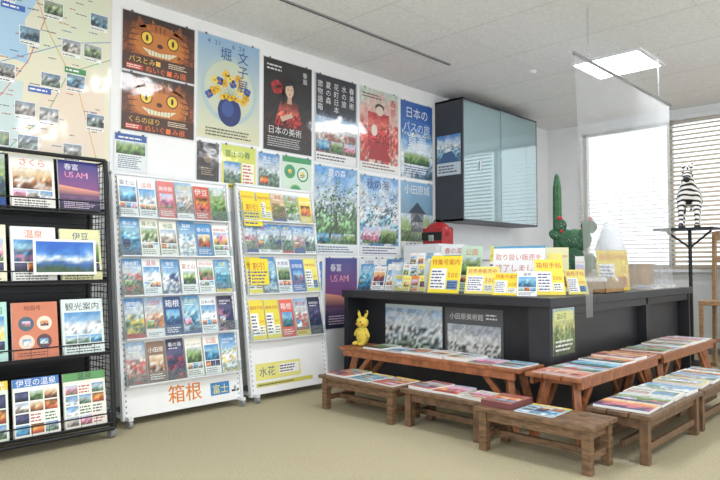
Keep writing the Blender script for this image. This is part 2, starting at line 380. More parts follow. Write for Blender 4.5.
# ------------------------------------------------------------ wall posters (on plane x=0, U=+Y)
def wallposter(y0,y1,z0,z1,fn,name='poster',edge=True):
    A=Art(); A.fr((.002,y0,z0),(0,1,0),(0,0,1)); w=y1-y0; h=z1-z0
    A.slab(-.008,-.008,w+.016,h+.016,.002,(222,226,228)); A.off=.0022
    fn(A,w,h)
    if edge:
        for xx in (w*.12,w*.88): A.slab(xx-.008,h-.004,.016,.014,.004,(90,90,95))
    return A.build(name,M_POST)
def catbus(A,w,h,v=0):
    A.photo(0,0,w,h,[(50,24,14),(120,56,24),(84,38,20),(34,18,14)],0,n=12,amt=.5)
    A.photo(w*.12,h*.3,w*.76,h*.55,[(140,70,24),(190,104,34),(160,80,26),(110,54,20)],1,n=10,amt=.6)
    A.ell(w*.5,h*.55,w*.42,h*.34,(170,88,28),2,24); A.ell(w*.5,h*.5,w*.36,h*.25,(204,118,42),3,24)
    for k in range(70):
        a=R.uniform(0,6.28); r=R.uniform(.75,1.1); cx=w*.5+w*.4*r*math.cos(a); cy=h*.56+h*.32*r*math.sin(a)
        A.poly([(cx,cy),(cx+.01,cy+.004),(cx+.03*math.cos(a),cy+.03*math.sin(a))],R.choice([(214,130,50),(130,64,22),(180,96,34)]),3)
    for sx in (-1,1):
        A.poly([(w*.5+sx*w*.18,h*.8),(w*.5+sx*w*.34,h*.74),(w*.5+sx*w*.29,h*.97)],(130,64,22),2)
        A.ell(w*.5+sx*w*.18,h*.62,w*.085,h*.12,(60,30,14),4); A.ell(w*.5+sx*w*.18,h*.62,w*.07,h*.1,(245,205,50),5); A.ell(w*.5+sx*w*.18,h*.62,w*.018,h*.06,(25,15,10),6)
        for k in range(5): A.poly([(w*.5+sx*w*(.33-.03*k),h*(.34+.1*k)),(w*.5+sx*w*.44,h*(.3+.1*k)),(w*.5+sx*w*.44,h*(.34+.1*k))],(82,40,18),4)
    for k in range(3): A.poly([(w*(.44+.06*k)-.006,h*.86),(w*(.44+.06*k)+.006,h*.86),(w*(.44+.06*k),h*.7)],(90,44,20),4)
    A.ell(w*.5,h*.52,w*.04,h*.04,(70,30,18),4)
    A.poly([(w*.26,h*.44),(w*.5,h*.4),(w*.74,h*.44),(w*.64,h*.33),(w*.36,h*.33)],(236,226,190),4)
    for k in range(8): A.rect(w*(.33+.046*k),h*.33,w*.005,h*.1,(90,50,26),5)
    A.rect(0,0,w,h*.3,(64,28,16),5)
    A.jp('くらのほり' if v else 'バスとみち',w*.08,h*.16,h*.12,(240,190,70),6)
    A.jp('ぬいぐるみ展',w*.3,h*.03,h*.13,(245,110,40),6); A.rect(w*.05,h*.03,w*.22,h*.09,(205,50,35),6); A.lines(w*.06,h*.04,w*.2,h*.07,(250,240,220),7,2)
    A.lines(w*.62,h*.17,w*.3,h*.1,(230,210,180),6,3)
wallposter(1.80,2.34,2.315,2.715,lambda A,w,h:catbus(A,w,h,0),'exhibition_poster')
wallposter(1.80,2.34,1.905,2.30,lambda A,w,h:catbus(A,w,h,1),'exhibition_poster')
def p2(A,w,h):
    A.rect(0,0,w,h,(222,220,180),0,top=(146,186,222))
    A.ell(w*.5,h*.5,w*.46,h*.34,(176,200,204),1,28); A.ell(w*.5,h*.5,w*.40,h*.29,(206,214,190),2,28)
    A.ell(w*.5,h*.29,w*.19,h*.15,(24,42,108),3,24); A.ell(w*.47,h*.31,w*.1,h*.08,(46,76,150),4,16)
    for k in range(15):
        a=math.pi*(.02+.068*k); rr=.75+.35*(k%3)/2
        cx=w*.5+w*.3*rr*math.cos(a); cy=h*.40+h*.23*rr*math.sin(a)
        A.poly([(w*.5-.003,h*.4),(w*.5+.003,h*.4),(cx,cy)],(60,106,50),4)
        c=[(238,190,30),(230,172,30),(50,80,168),(242,214,90)][k%4]
        for q in range(4):
            t=q*1.57+k; A.ell(cx+.016*math.cos(t),cy+.016*math.sin(t),w*.034,h*.024,c,5+(q%2),10)
        A.ell(cx,cy,w*.016,h*.012,(186,120,30),7,8)
    for q in range(5): A.ell(w*(.38+.06*q),h*(.42+.015*(q%2)),w*.045,h*.03,(236,186,30),7,10)
    A.jp('堀',w*.34,h*.80,w*.19,(40,80,150),8); A.jp('文子展',w*.62,h*.80,w*.19,(40,80,150),8,vert=True)
    A.jp('4 21   6 24',w*.14,h*.92,w*.09,(60,80,140),8); A.lines(w*.12,h*.02,w*.76,h*.09,(100,100,90),8,3)
wallposter(2.37,2.92,1.945,2.72,p2,'exhibition_poster')
def p3(A,w,h):
    A.photo(0,0,w,h,[(36,36,40),(46,30,32),(30,28,32),(22,22,26)],0,n=6,amt=.4)
    A.photo(w*.2,h*.26,w*.62,h*.3,[(70,18,22),(150,34,34),(176,80,64),(110,34,34)],1,n=10,amt=.9)
    A.poly([(w*.2,h*.26),(w*.34,h*.56),(w*.2,h*.56)],(34,30,34),2);A.poly([(w*.82,h*.26),(w*.82,h*.56),(w*.68,h*.56)],(34,30,34),2)
    A.ell(w*.52,h*.7,w*.16,h*.13,(20,14,16),3,20); A.poly([(w*.38,h*.7),(w*.36,h*.5),(w*.44,h*.56)],(20,14,16),3)
    A.poly([(w*.47,h*.54),(w*.57,h*.54),(w*.56,h*.66),(w*.49,h*.66)],(196,156,130),4); A.ell(w*.52,h*.69,w*.085,h*.082,(218,182,156),5,20)
    A.poly([(w*.44,h*.73),(w*.6,h*.76),(w*.58,h*.78),(w*.46,h*.78)],(20,14,16),6)
    A.ell(w*.49,h*.70,w*.014,h*.006,(30,20,20),6,8); A.ell(w*.56,h*.70,w*.014,h*.006,(30,20,20),6,8); A.ell(w*.525,h*.645,w*.018,h*.006,(170,40,40),6,8)
    for k in range(10):
        a=k*.7; A.ell(w*(.26+.075*math.cos(a)),h*(.70+.05*math.sin(a)),w*.045,h*.03,[(196,34,34),(150,20,24)][k%2],4+k%2,10)
    A.poly([(w*.32,h*.38),(w*.56,h*.44),(w*.6,h*.4),(w*.37,h*.33)],(214,180,154),4)
    A.lines(w*.06,h*.87,w*.34,h*.08,(220,220,220),3,2); A.jp('春展',w*.80,h*.88,w*.1,(225,225,225),4,vert=True)
    A.jp('日本の美術',w*.08,h*.19,w*.14,(225,225,225),6); A.lines(w*.08,h*.04,w*.84,h*.12,(190,190,190),4,5)
wallposter(2.965,3.475,1.93,2.68,p3,'exhibition_poster')
def p4(A,w,h):
    A.rect(0,0,w,h,(30,34,46),0); A.photo(0,h*.1,w,h*.42,PAL['town'],1,n=10,acc=(150,60,50))
    A.photo(0,h*.52,w,h*.1,[(110,120,140),(50,58,76),(30,34,46)],1,n=10)
    for k in range(5): A.jp(['旅物語箱','夏の森','花町日本','水の旅','春美術'][k],w*(.06+.185*k),h*.86,w*.125,(236,236,236),3,vert=True)
    A.rect(0,0,w,h*.11,(240,240,240),2); A.lines(w*.05,h*.02,w*.9,h*.07,(60,60,70),3,2)
    for k in range(3): A.photo(w*(.06+.31*k),h*.13,w*.27,h*.12,PAL[PK[k*2]],3,n=4)
    A.rect(0,0,w*.03,h,(190,196,204),3);A.rect(w*.97,0,w*.03,h,(190,196,204),3)
wallposter(3.51,4.03,1.90,2.67,p4,'travel_poster')
def p5(A,w,h):
    A.photo(0,0,w,h,[(214,180,170),(206,90,80),(224,180,170),(200,214,200)],0,n=12,acc=(205,50,50),amt=.6)
    A.photo(w*.2,h*.3,w*.55,h*.42,[(140,24,30),(200,44,48),(226,110,96),(190,40,44)],1,n=8,amt=.8)
    A.ell(w*.5,h*.79,w*.12,h*.05,(50,26,26),2); A.ell(w*.5,h*.75,w*.1,h*.06,(232,208,190),3); A.ell(w*.36,h*.5,w*.08,h*.07,(240,226,214),2)
    A.poly([(w*.2,h*.14),(w*.8,h*.14),(w*.66,h*.34),(w*.28,h*.34)],(170,34,40),2)
    A.jp('春祭',w*.78,h*.84,w*.16,(190,40,50),4,vert=True); A.rect(0,0,w,h*.1,(236,236,232),2); A.lines(w*.06,h*.02,w*.88,h*.07,(120,60,60),3,2); A.lines(w*.06,h*.88,w*.5,h*.07,(120,60,60),3,2)
wallposter(4.07,4.61,1.89,2.67,p5,'travel_poster')
def p6(A,w,h):
    A.rect(0,0,w,h,(80,130,195),0,top=(34,90,178)); A.photo(0,0,w,h*.55,[(60,90,110),(180,200,215),(225,235,242),(80,140,205)],1,acc=(240,245,250))
    A.photo(w*.04,h*.56,w*.92,h*.2,[(200,215,230),(40,100,185),(60,115,195)],2,n=8)
    A.jp('日本の',w*.14,h*.80,w*.24,(240,246,250),3); A.jp('バスの旅',w*.08,h*.62,w*.21,(240,246,250),4); A.jp('夏海',w*.2,h*.4,w*.3,(240,246,250),3)
    A.lines(w*.1,h*.04,w*.8,h*.12,(40,60,120),3,4); A.photo(w*.1,h*.18,w*.8,h*.16,PAL['forest'],3,n=8)
wallposter(4.65,5.16,1.88,2.655,p6,'travel_poster')
# second row
wallposter(1.76,1.98,1.63,1.875,lambda A,w,h:(A.rect(0,0,w,h,(232,238,240),0),A.photo(w*.04,h*.45,w*.92,h*.35,PAL['forest'],1,n=6),A.rect(0,h*.82,w,h*.18,(40,84,165),1),A.lines(w*.1,h*.85,w*.8,h*.1,(240,240,240),2,1),A.lines(w*.1,h*.05,w*.8,h*.37,(50,80,110),1,7)),'small_poster')
def dark(A,w,h):
    A.rect(0,0,w,h,(40,34,36),0); A.rect(w*.08,h*.06,w*.84,h*.88,(66,54,52),1); A.rect(w*.11,h*.08,w*.78,h*.84,(36,30,32),2)
    A.ell(w*.5,h*.62,w*.2,h*.12,(120,100,80),3); A.lines(w*.2,h*.2,w*.6,h*.2,(160,140,110),3,4)
wallposter(2.368,2.555,1.60,1.905,dark,'small_poster')
wallposter(2.58,2.89,1.58,1.915,lambda A,w,h:(A.rect(0,0,w,h,(240,226,90),0,top=(206,218,100)),A.jp('富士の春',w*.08,h*.74,w*.19,(30,100,70),2),A.photo(w*.06,h*.12,w*.5,h*.5,PAL['mount'],1),A.rect(w*.6,h*.12,w*.35,h*.5,(250,246,230),1),A.lines(w*.62,h*.14,w*.3,h*.46,(190,60,60),2,6),A.lines(w*.1,h*.02,w*.8,h*.08,(50,50,50),2,1)),'travel_poster')
wallposter(2.92,3.13,1.58,1.895,lambda A,w,h:cover(A,0,0,w,h,0,0,'mount',t='富士山'),'small_poster')
def green(A,w,h):
    A.rect(0,0,w,h,(210,232,214),0)
    for i,(cx,cy,r) in enumerate(((.25,.84,.19),(.7,.82,.2),(.45,.62,.22),(.82,.58,.15),(.2,.44,.17),(.62,.36,.2),(.3,.2,.16),(.8,.2,.13))):
        A.ell(w*cx,h*cy,w*r,w*r,[(60,165,85),(35,130,75),(120,185,80)][i%3],1,20)
        A.ell(w*cx,h*cy,w*r*.8,w*r*.8,(220,238,224) if i%2 else (60,150,110),2,16)
        A.ell(w*cx,h*cy,w*r*.35,w*r*.35,R.choice(ACC),3,12); A.lines(w*(cx-r*.5),h*cy-w*r*.5,w*r,w*r*.5,(60,110,80),4,2)
    A.rect(0,h*.94,w,h*.06,(50,150,90),5); A.jp('水森花の公園',w*.05,h*.03,w*.14,(30,110,70),6)
wallposter(3.16,3.47,1.12,1.90,green,'event_poster')
def tree(A,w,h):
    A.photo(0,0,w,h,[(60,100,60),(110,150,105),(195,214,228),(90,155,218)],0,n=9,amt=.8,acc=(60,98,60))
    for k in range(230):
        A.ell(w*(.5+R.gauss(0,.2)),h*(.6+R.gauss(0,.11)),w*R.uniform(.012,.032),h*R.uniform(.006,.016),R.choice([(60,98,62),(110,145,80),(80,115,175),(220,225,235),(160,180,205),(50,78,56)]),1+k%4,7)
    A.rect(w*.48,h*.26,w*.035,h*.26,(80,66,56),1)
    A.jp('夏の森',w*.3,h*.9,w*.14,(255,255,255),7); A.rect(0,0,w,h*.12,(235,240,244),3); A.lines(w*.06,h*.02,w*.88,h*.08,(40,70,120),4,3)
    for k in range(3): A.photo(w*(.06+.31*k),h*.14,w*.26,h*.1,PAL[PK[k]],5,n=4)
wallposter(3.51,4.03,1.09,1.865,tree,'travel_poster')
def coastal(A,w,h):
    A.photo(0,0,w,h,[(60,98,135),(98,148,182),(205,218,230),(100,155,212)],0,n=9,amt=.9,acc=(240,240,240))
    for k in range(110): A.ell(w*R.uniform(.05,.95),h*R.uniform(.38,.78),w*R.uniform(.01,.03),h*R.uniform(.005,.013),R.choice([(235,238,242),(70,98,135),(90,125,90),(190,146,120),(50,68,100)]),1+k%3,7)
    A.jp('秋の海',w*.15,h*.84,w*.2,(30,50,120),6); A.photo(w*.06,h*.15,w*.42,h*.2,PAL['flower'],5,n=6); A.photo(w*.52,h*.15,w*.42,h*.2,PAL['forest'],5,n=6)
    A.rect(0,0,w,h*.12,(240,242,246),2); A.lines(w*.06,h*.01,w*.88,h*.1,(60,60,110),3,3)
wallposter(4.07,4.61,1.09,1.84,coastal,'travel_poster')
def tower(A,w,h):
    A.rect(0,0,w,h,(100,130,120),0,top=(130,175,215)); A.photo(0,0,w,h*.55,PAL['forest'],1,acc=(90,100,90))
    A.photo(w*.3,h*.3,w*.4,h*.3,[(80,86,90),(150,150,150),(110,116,122)],2,n=8); A.poly([(w*.22,h*.56),(w*.78,h*.56),(w*.5,h*.72)],(60,72,86),3); A.poly([(w*.3,h*.44),(w*.7,h*.44),(w*.5,h*.56)],(80,88,98),3)
    A.rect(0,0,w,h*.16,(230,232,226),3); A.jp('1951',w*.12,h*.04,w*.2,(70,100,90),4); A.lines(w*.64,h*.03,w*.3,h*.1,(80,80,80),4,3); A.jp('小田原城',w*.1,h*.84,w*.2,(240,240,240),4)
wallposter(4.65,5.16,1.12,1.84,tower,'travel_poster')
def usami(A,w,h):
    A.rect(0,0,w,h,(176,86,130),0,top=(44,58,140)); A.poly([(0,h*.3),(w,h*.3),(w,h*.42),(0,h*.5)],[(60,44,96),(80,52,106),(230,150,130),(240,166,130)],1)
    A.rect(0,0,w,h*.3,(40,38,80),1); A.photo(0,0,w,h*.3,[(28,30,62),(60,54,96),(120,80,116)],2,n=8); A.jp('USAMI',w*.14,h*.66,w*.22,(240,150,180),3); A.jp('春富',w*.14,h*.82,w*.18,(240,240,250),3); A.lines(w*.1,h*.05,w*.8,h*.14,(220,200,220),3,4)
wallposter(3.64,4.03,.44,1.06,usami,'travel_poster')
wallposter(3.49,3.60,.62,1.02,lambda A,w,h:cover(A,0,0,w,h,0,2,bg=(60,125,200)),'small_poster')
for i in range(4):
    y=4.07+i*.275
    wallposter(y,y+.25,.80,1.06,lambda A,w,h:cover(A,0,0,w,h,0,R.choice([0,1]),R.choice(['sea','ice','mount'])),'small_poster')
def mapf(A,w,h):
    A.rect(0,0,w,h,(236,230,198),0,top=(232,230,208))
    A.poly([(w*.3,h*.55),(w*.62,h*.5),(w*.6,h*.72),(w*.66,h*.86),(w*.56,h),(w*.3,h)],(170,208,236),1)
    A.poly([(w*.62,h*.05),(w*.98,h*.08),(w*.97,h*.5),(w*.7,h*.46)],(240,222,200),2)
    A.poly([(w*.66,h*.58),(w*.96,h*.56),(w*.97,h*.96),(w*.72,h*.98)],(226,232,204),2)
    A.poly([(w*.3,h*.02),(w*.58,h*.06),(w*.6,h*.4),(w*.3,h*.44)],(206,226,226),2)
    for c,pts in (((214,120,105),[(.3,.1),(.5,.3),(.62,.52),(.7,.8),(.75,1)]),((120,175,120),[(.5,0),(.7,.25),(.8,.5),(1,.62)]),((120,150,205),[(.2,.5),(.5,.48),(.8,.66),(1,.72)]),((226,170,96),[(.62,.95),(.7,.7),(.85,.4),(.95,0)])):
        for (a,b2),(c2,d) in zip(pts,pts[1:]):
            dx=(c2-a)*w;dy=(d-b2)*h;l=math.hypot(dx,dy);nx=-dy/l*.0025;ny=dx/l*.0025
            A.poly([(a*w+nx,b2*h+ny),(a*w-nx,b2*h-ny),(c2*w-nx,d*h-ny),(c2*w+nx,d*h+ny)],c,3)
    for k in range(110):
        x=R.uniform(.3,.93)*w;y=R.uniform(.02,.96)*h
        A.lines(x,y,R.uniform(.03,.07),.012,R.choice([(90,90,95),(60,90,150),(180,80,70)]),4,1)
    for k in range(6):
        for j in range(5):
            if (k*7+j*3)%5<2: continue
            x=(.36+.105*k)*w+R.uniform(-.02,.02);y=(.05+.185*j)*h+R.uniform(-.02,.02)
            A.rect(x-.004,y-.004,.118,.088,(250,250,250),5); A.photo(x,y,.11,.08,[[q*.55+50 for q in c] for c in PAL[['town','forest','mount','sea','town'][(k+j*2)%5]]],6,n=8,amt=.8)
            A.rect(x,y-.026,.11,.018,(252,252,250),5); A.lines(x+.004,y-.024,.1,.014,(70,70,80),6,1)
    for (a,bq,c) in ((.5,.76,(50,100,190)),(.78,.5,(50,140,80)),(.62,.36,(50,100,190))): A.rect(w*a,h*bq,.13,.035,c,7); A.lines(w*a+.008,h*bq+.006,.11,.024,(250,250,250),8,1)
wallposter(.42,1.72,1.62,2.79,mapf,'area_map_board',False)

# ------------------------------------------------------------ leaflet racks
def leaflet_rack(y0,y1,hgt,rows,nper,style):
    E=empty('brochure_rack',(.2,(y0+y1)/2,0)); w=y1-y0
    X0,XT=.27,.05; base=Vector((X0,y0,.05)); V=(Vector((XT,y0,hgt))-base).normalized(); L=(Vector((XT,y0,hgt))-base).length
    N=Vector((0,1,0)).cross(V)
    def pt(a,b_,c=0): return base+Vector((0,1,0))*a+V*b_+N*c
    b=MB()
    def pbox(a0,b0,c0,a1,b1,c1,mt):
        vs=[pt(a,q,c) for c in (c0,c1) for a,q in ((a0,b0),(a1,b0),(a1,b1),(a0,b1))]
        b.add(vs,[(0,3,2,1),(4,5,6,7),(0,1,5,4),(1,2,6,5),(2,3,7,6),(3,0,4,7)],mt)
    pbox(.012,0,-.012,w-.012,L,.0,M_WHITE)
    for a in (0,w-.02): pbox(a,-.01,-.02,a+.02,L+.01,.012,M_WPL)
    pbox(0,L,-.02,w,L+.02,.012,M_WPL)
    k=0
    while k*.035<L-.05:
        for a in (.026,w-.034): pbox(a,.03+k*.035,.0,a+.008,.042+k*.035,.0008,M_GREY)
        k+=1
    for a in (.03,w-.03):
        p=pt(a,0); b.beam((p.x+.06,p.y,.055),(.06,p.y,.055),.03,.02,M_WPL)
        for x in (p.x+.04,.08):
            b.cyl((x,p.y-.012,.025),(x,p.y+.012,.025),.024,M_GREY,14); b.cyl((x,p.y,.03),(x,p.y,.06),.008,M_CHROME,8)
        b.beam((.07,p.y,.06),(.035,p.y,hgt-.25),.02,.02,M_WPL)
    for (zb,ht) in rows:
        q=(zb-.05)/V.z
        pbox(.03,q-.008,0,w-.03,q,.055,M_WPL); pbox(.03,q,.052,w-.03,q+.07,.055,M_ACR)
        for a in (.03,w-.033): pbox(a,q,0,a+.003,q+.07,.055,M_ACR)
    b.build('frame',E)
    A=Art()
    for ri,(zb,ht) in enumerate(rows):
        q=(zb-.05)/V.z; n=nper[ri]; pitch=(w-.07)/n
        for i in range(n):
            bw=pitch*.93; hh=ht*R.uniform(.92,1.0)
            a=.035+i*pitch+R.uniform(-.003,.003)
            o=pt(a,q+.002,.026); v2=(V+Vector((-.09,0,0))).normalized()
            A.fr(o,(0,1,0),v2); A.off=0; A.slab(0,0,bw,hh,.010)
            A.off=.0105
            st=style(ri,i)
            if st: cover(A,0,0,bw,hh,0,*st)
            else: cover(A,0,0,bw,hh,0)
    A.fr(pt(0,0,.001),(0,1,0),V); A.off=0
    return E,A,w
def st1(r,i):
    if r==0: return [(1,'sea',(245,245,245)),(1,'ice',(240,244,248)),(2,'flower',(205,100,100)),(0,'town'),(2,'fire',(190,74,52)),(0,'forest')][i%6]
    if r==1: return [(0,'sea'),(1,'forest'),(1,'town'),(0,'ice'),(2,'food',(60,130,190)),(1,'flower')][i%6]
    if r==2: return [(0,'mount'),(1,'ice'),(0,'ice'),(2,'forest',(240,240,240)),(1,'forest'),(0,'sea')][i%6]
    if r==3: return [(0,'mount'),(0,'town'),(2,'sea',(30,60,120)),(0,'sea'),(1,'ice'),(0,'night')][i%6]
    return [(0,'town'),(2,'food',(120,90,70)),(0,'night'),(1,'forest'),(1,'sea'),(0,'ice')][i%6]
E,A,w=leaflet_rack(1.715,2.60,1.59,[(1.31,.27),(1.055,.25),(.80,.25),(.53,.26),(.245,.27)],[6,6,6,6,6],st1)
A.rect(w*.32,.035,w*.34,.13,(250,250,248),0); A.jp('箱根',w*.35,.055,.125,(232,130,30),2); A.jp('箱根',w*.353,.056,.125,(232,130,30),3)
A.rect(w*.71,.05,w*.17,.085,(60,130,200),1); A.jp('富士',w*.725,.065,.065,(250,240,110),3); A.jp('¥',w*.92,.07,.04,(40,40,40),2)
A.lines(w*.9,.05,w*.07,.03,(60,60,60),2,1)
A.build('brochures',M_PAPER,E)
def st2(r,i):
    if r==0: return [(4,),(4,),(0,'food'),(0,'forest'),(2,'fire',(238,205,60))][i%5]
    if r==1: return (0,'mount',(110,170,180),'伊豆')
    if r==2: return [(4,),(0,'sea'),(1,'forest'),(2,'sea',(50,100,175)),(4,None,(245,235,110))][i%5]
    if r==3: return [(4,),(4,None,(240,225,70)),(2,'sea',(215,80,60)),(0,'town'),(0,'night')][i%5]
    return (1,)
E,A,w=leaflet_rack(2.665,3.44,1.60,[(1.335,.24),(1.085,.235),(.78,.28),(.44,.31)],[5,6,5,5],st2)
A.rect(w*.08,.10,w*.55,.12,(238,232,130),1); A.jp('水花',w*.12,.13,.075,(60,80,140),2); A.rect(w*.36,.13,w*.25,.07,(250,250,250),2);A.lines(w*.37,.135,w*.22,.06,(60,60,60),3,3)
A.rect(w*.08,.05,w*.7,.03,(214,208,90),1); A.lines(w*.1,.055,w*.6,.02,(90,90,90),2,1)
for (a,bq) in ((.03,1.30),(.05,.85)):
    A.off=.045; A.rect(a,bq-.05,.17,.2,(246,224,40),1); A.jp('割引',a+.02,bq+.07,.06,(200,40,40),2); A.lines(a+.01,bq-.04,.15,.1,(60,60,140),2,4)
A.build('brochures',M_PAPER,E)

# black magazine rack
E=empty('magazine_rack',(.3,1.05,0)); b=MB(); y0,y1=.28,1.585
def fx(z): return .46-(z/1.63)*.19
for y in (y0,y1):
    b.cyl((fx(.06),y,.06),(fx(1.63),y,1.63),.014,M_BLKMET,10); b.cyl((.06,y,.06),(.06,y,1.63),.012,M_BLKMET,10)
    for z in (.08,.5,.92,1.33,1.62): b.cyl((fx(z),y,z),(.06,y,z),.008,M_BLKMET,8)
    for k in range(44):
        z=.1+k*.035; b.cyl((fx(z),y,z),(.06,y,z),.0022,M_BLKMET,4,cap=False)
    for k in range(6):
        x=.1+k*.045; b.cyl((x,y,.08),(x,y,1.62),.0022,M_BLKMET,4,cap=False)
    for x in (.42,.1):
        b.cyl((x,y-.015,.03),(x,y+.015,.03),.03,M_GREY,16); b.cyl((x,y,.04),(x,y,.08),.01,M_CHROME,8)
for z in (.06,1.63): b.cyl((fx(z),y0,z),(fx(z),y1,z),.012,M_BLKMET,8); b.cyl((.06,y0,z),(.06,y1,z),.012,M_BLKMET,8)
RB=[1.31,.905,.49,.09]
for z in RB:
    x=fx(z)
    b.box((x-.07,y0,z-.012),(x+.0,y1,z-.002),M_BLKMET); b.cyl((x+.012,y0,z+.06),(x+.012,y1,z+.06),.004,M_BLKMET,8); b.cyl((x+.012,y0,z+.005),(x+.012,y1,z+.005),.005,M_BLKMET,8)
    for k in range(16):
        y=y0+.02+k*(y1-y0-.04)/15; b.cyl((x+.012,y,z),(x+.012,y,z+.06),.0012,M_BLKMET,4,cap=False)
b.box((.05,y0,.08),(.054,y1,1.62),M_BLKMET)
for k in range(38):
    z=.12+k*.04; b.cyl((fx(z)-.095,y0,z),(fx(z)-.095,y1,z),.0025,M_BLKMET,4,cap=False)
b.build('frame',E)
A=Art()
ROW=[[(0,'night',None,'特集'),(0,'food',None,'春の海'),(0,'forest',None,'公園'),(1,'food',(246,244,238),'さくら'),'usami'],
     [(0,'sea'),(1,'food'),(1,'flower',(245,240,210)),(1,'sea',(244,244,240)),(1,'forest',(240,238,180))],
     [(2,'fire',(60,150,140)),(1,'food',(226,243,240)),(1,'ice',(180,225,215)),'coral',(1,'ice',(226,240,238))],
     [(3,),(2,'fire',(210,40,40)),(3,None,(230,244,226)),(3,None,(250,250,240)),(3,None,(248,244,232))]]
for ri,z in enumerate(RB):
    n=5; pitch=(y1-y0-.03)/n
    for i in range(n):
        bw=.232; hh=.31*R.uniform(.96,1.02)
        A.fr((fx(z)-.03,y0+.02+i*pitch,z),(0,1,0),(-.19,0,1)); A.off=0; A.slab(0,0,bw,hh,.016); A.off=.0165
        st=ROW[ri][i]
        if st=='usami': usami(A,bw,hh)
        elif st=='coral':
            A.rect(0,0,bw,hh,(214,124,90),0)
            for cx,cy,c in ((.3,.3,(240,214,196)),(.68,.3,(90,60,70)),(.3,.62,(70,96,114)),(.7,.62,(240,226,206))): A.ell(bw*cx,hh*cy,bw*.17,bw*.17,c,1); A.photo(bw*(cx-.09),hh*(cy-.05),bw*.18,hh*.1,PAL[R.choice(PK)],2,n=4)
            A.jp('地図号',bw*.25,hh*.86,bw*.13,(120,50,40),2); A.lines(bw*.1,hh*.05,bw*.8,hh*.08,(120,60,50),2,2)
        else: cover(A,0,0,bw,hh,0,*st)
A.fr((fx(.93)+.022,1.16,.945),(0,1,0),(-.13,0,1)); A.off=0; A.slab(0,0,.34,.2,.003); A.off=.0035
A.rect(0,0,.34,.2,(246,246,244),0); A.photo(.014,.014,.312,.172,[(50,80,50),(40,90,160),(225,235,245),(60,130,215),(35,95,200)],1,n=18,amt=.15)
A.build('magazines',M_PAPER,E)

# ------------------------------------------------------------ display cabinet (dark, glass front)
E=empty('display_cabinet',(.2,5.95,0)); b=MB()
cx,cy0,cy1,cz0,cz1=.355,5.21,6.74,1.45,2.72
b.box((.005,cy0,cz0),(cx,cy0+.02,cz1),M_DKCAB); b.box((.005,cy1-.02,cz0),(cx,cy1,cz1),M_DKCAB)
b.box((.005,cy0,cz1-.02),(cx,cy1,cz1),M_DKCAB); b.box((.005,cy0,cz0),(cx,cy1,cz0+.02),M_DKCAB)
b.box((.02,cy1-.03,cz0+.02),(cx-.03,cy1-.02,cz1-.02),M_WHITE)
b.box((.005,cy0+.02,1.082),(.02,cy1-.02,cz1-.02),M_WHITE)
for z in (1.85,2.27): b.box((.02,cy0+.02,z),(cx-.03,cy1-.03,z+.012),M_WPL)
b.build('carcass',E)
b=MB(); ym=(cy0+cy1)/2
b.box((cx-.012,cy0+.02,cz0+.02),(cx-.006,ym+.03,cz1-.02),M_TGL); b.box((cx-.004,ym-.03,cz0+.02),(cx+.002,cy1-.02,cz1-.02),M_TGL)
b.box((cx-.013,ym+.02,cz0+.02),(cx-.005,ym+.03,cz1-.02),M_CHROME); b.box((cx-.002,cy0+.3,2.0),(cx+.006,cy0+.33,2.1),M_CHROME)
b.build('sliding_glass',E)
A=Art()
for z in (1.47,1.862,2.282):
    y=5.26
    while y<6.62:
        hh=R.uniform(.16,.33); ww=R.uniform(.03,.07); c=R.choice([(150,190,200),(170,200,180),(230,235,236),(140,165,190),(200,208,208),(240,241,238),(210,190,160)])
        if R.random()<.8: A.fr((.05,y,z),(0,1,0),(0,0,1)); A.off=0; A.fr((.29,y,z),(0,1,0),(0,0,1)); A.slab(0,0,ww,hh,.02,c)
        y+=ww+R.choice([.004,.004,.06])
A.build('binders',M_PAPER,E)
A=Art(); A.fr((.03,cy0-.001,2.06),(1,0,0),(0,0,1)); A.slab(0,-.13,.30,.42,.002,(190,210,230)); A.off=.0025
A.photo(0,0,.30,.29,[(50,84,130),(130,170,200),(226,236,244),(80,140,205)],0,n=12); A.poly([(.02,.0),(.28,.0),(.17,.15),(.12,.15)],(60,96,146),1); A.poly([(.1,.105),(.19,.12),(.17,.15),(.12,.15)],(240,244,248),2); A.rect(0,-.13,.3,.13,(206,218,230),1); A.lines(.02,-.11,.26,.09,(70,80,90),2,3)
A.build('cabinet_poster',M_PAPER,E)
simple('low_cabinet',[((.02,5.22,.0),(.42,5.96,1.05)),((.02,5.98,.0),(.42,6.72,1.05)),((.01,5.21,1.05),(.44,6.74,1.08))],M_WPL,.004)
b=MB(); b.box((.03,4.66,0),(.46,5.14,1.20),M_WPL)
for z in (.04,.43,.82): b.box((.461,4.68,z),(.475,5.12,z+.36),M_WHITE); b.box((.475,4.84,z+.28),(.487,4.96,z+.3),M_CHROME)
b.box((.04,4.645,.04),(.45,4.66,1.18),M_WHITE)
b.build('filing_cabinet',None,.003)
b=MB(); b.sph((.27,4.9,1.325),(.14,.1,.10),M_REDL); b.box((.15,4.81,1.202),(.39,4.99,1.36),M_REDL); b.box((.15,4.795,1.24),(.39,4.81,1.32),M_BLK)
b.torus((.27,4.9,1.42),.05,.03,.008,M_BLK,(1,0,0),(0,0,1)); b.box((.24,4.785,1.23),(.30,4.80,1.29),M_CHROME)
for x in (.19,.35): b.torus((x,5.0,1.29),.03,.08,.009,M_BLK,(0,1,0),(0,0,1))
b.build('school_bag',None,.02)

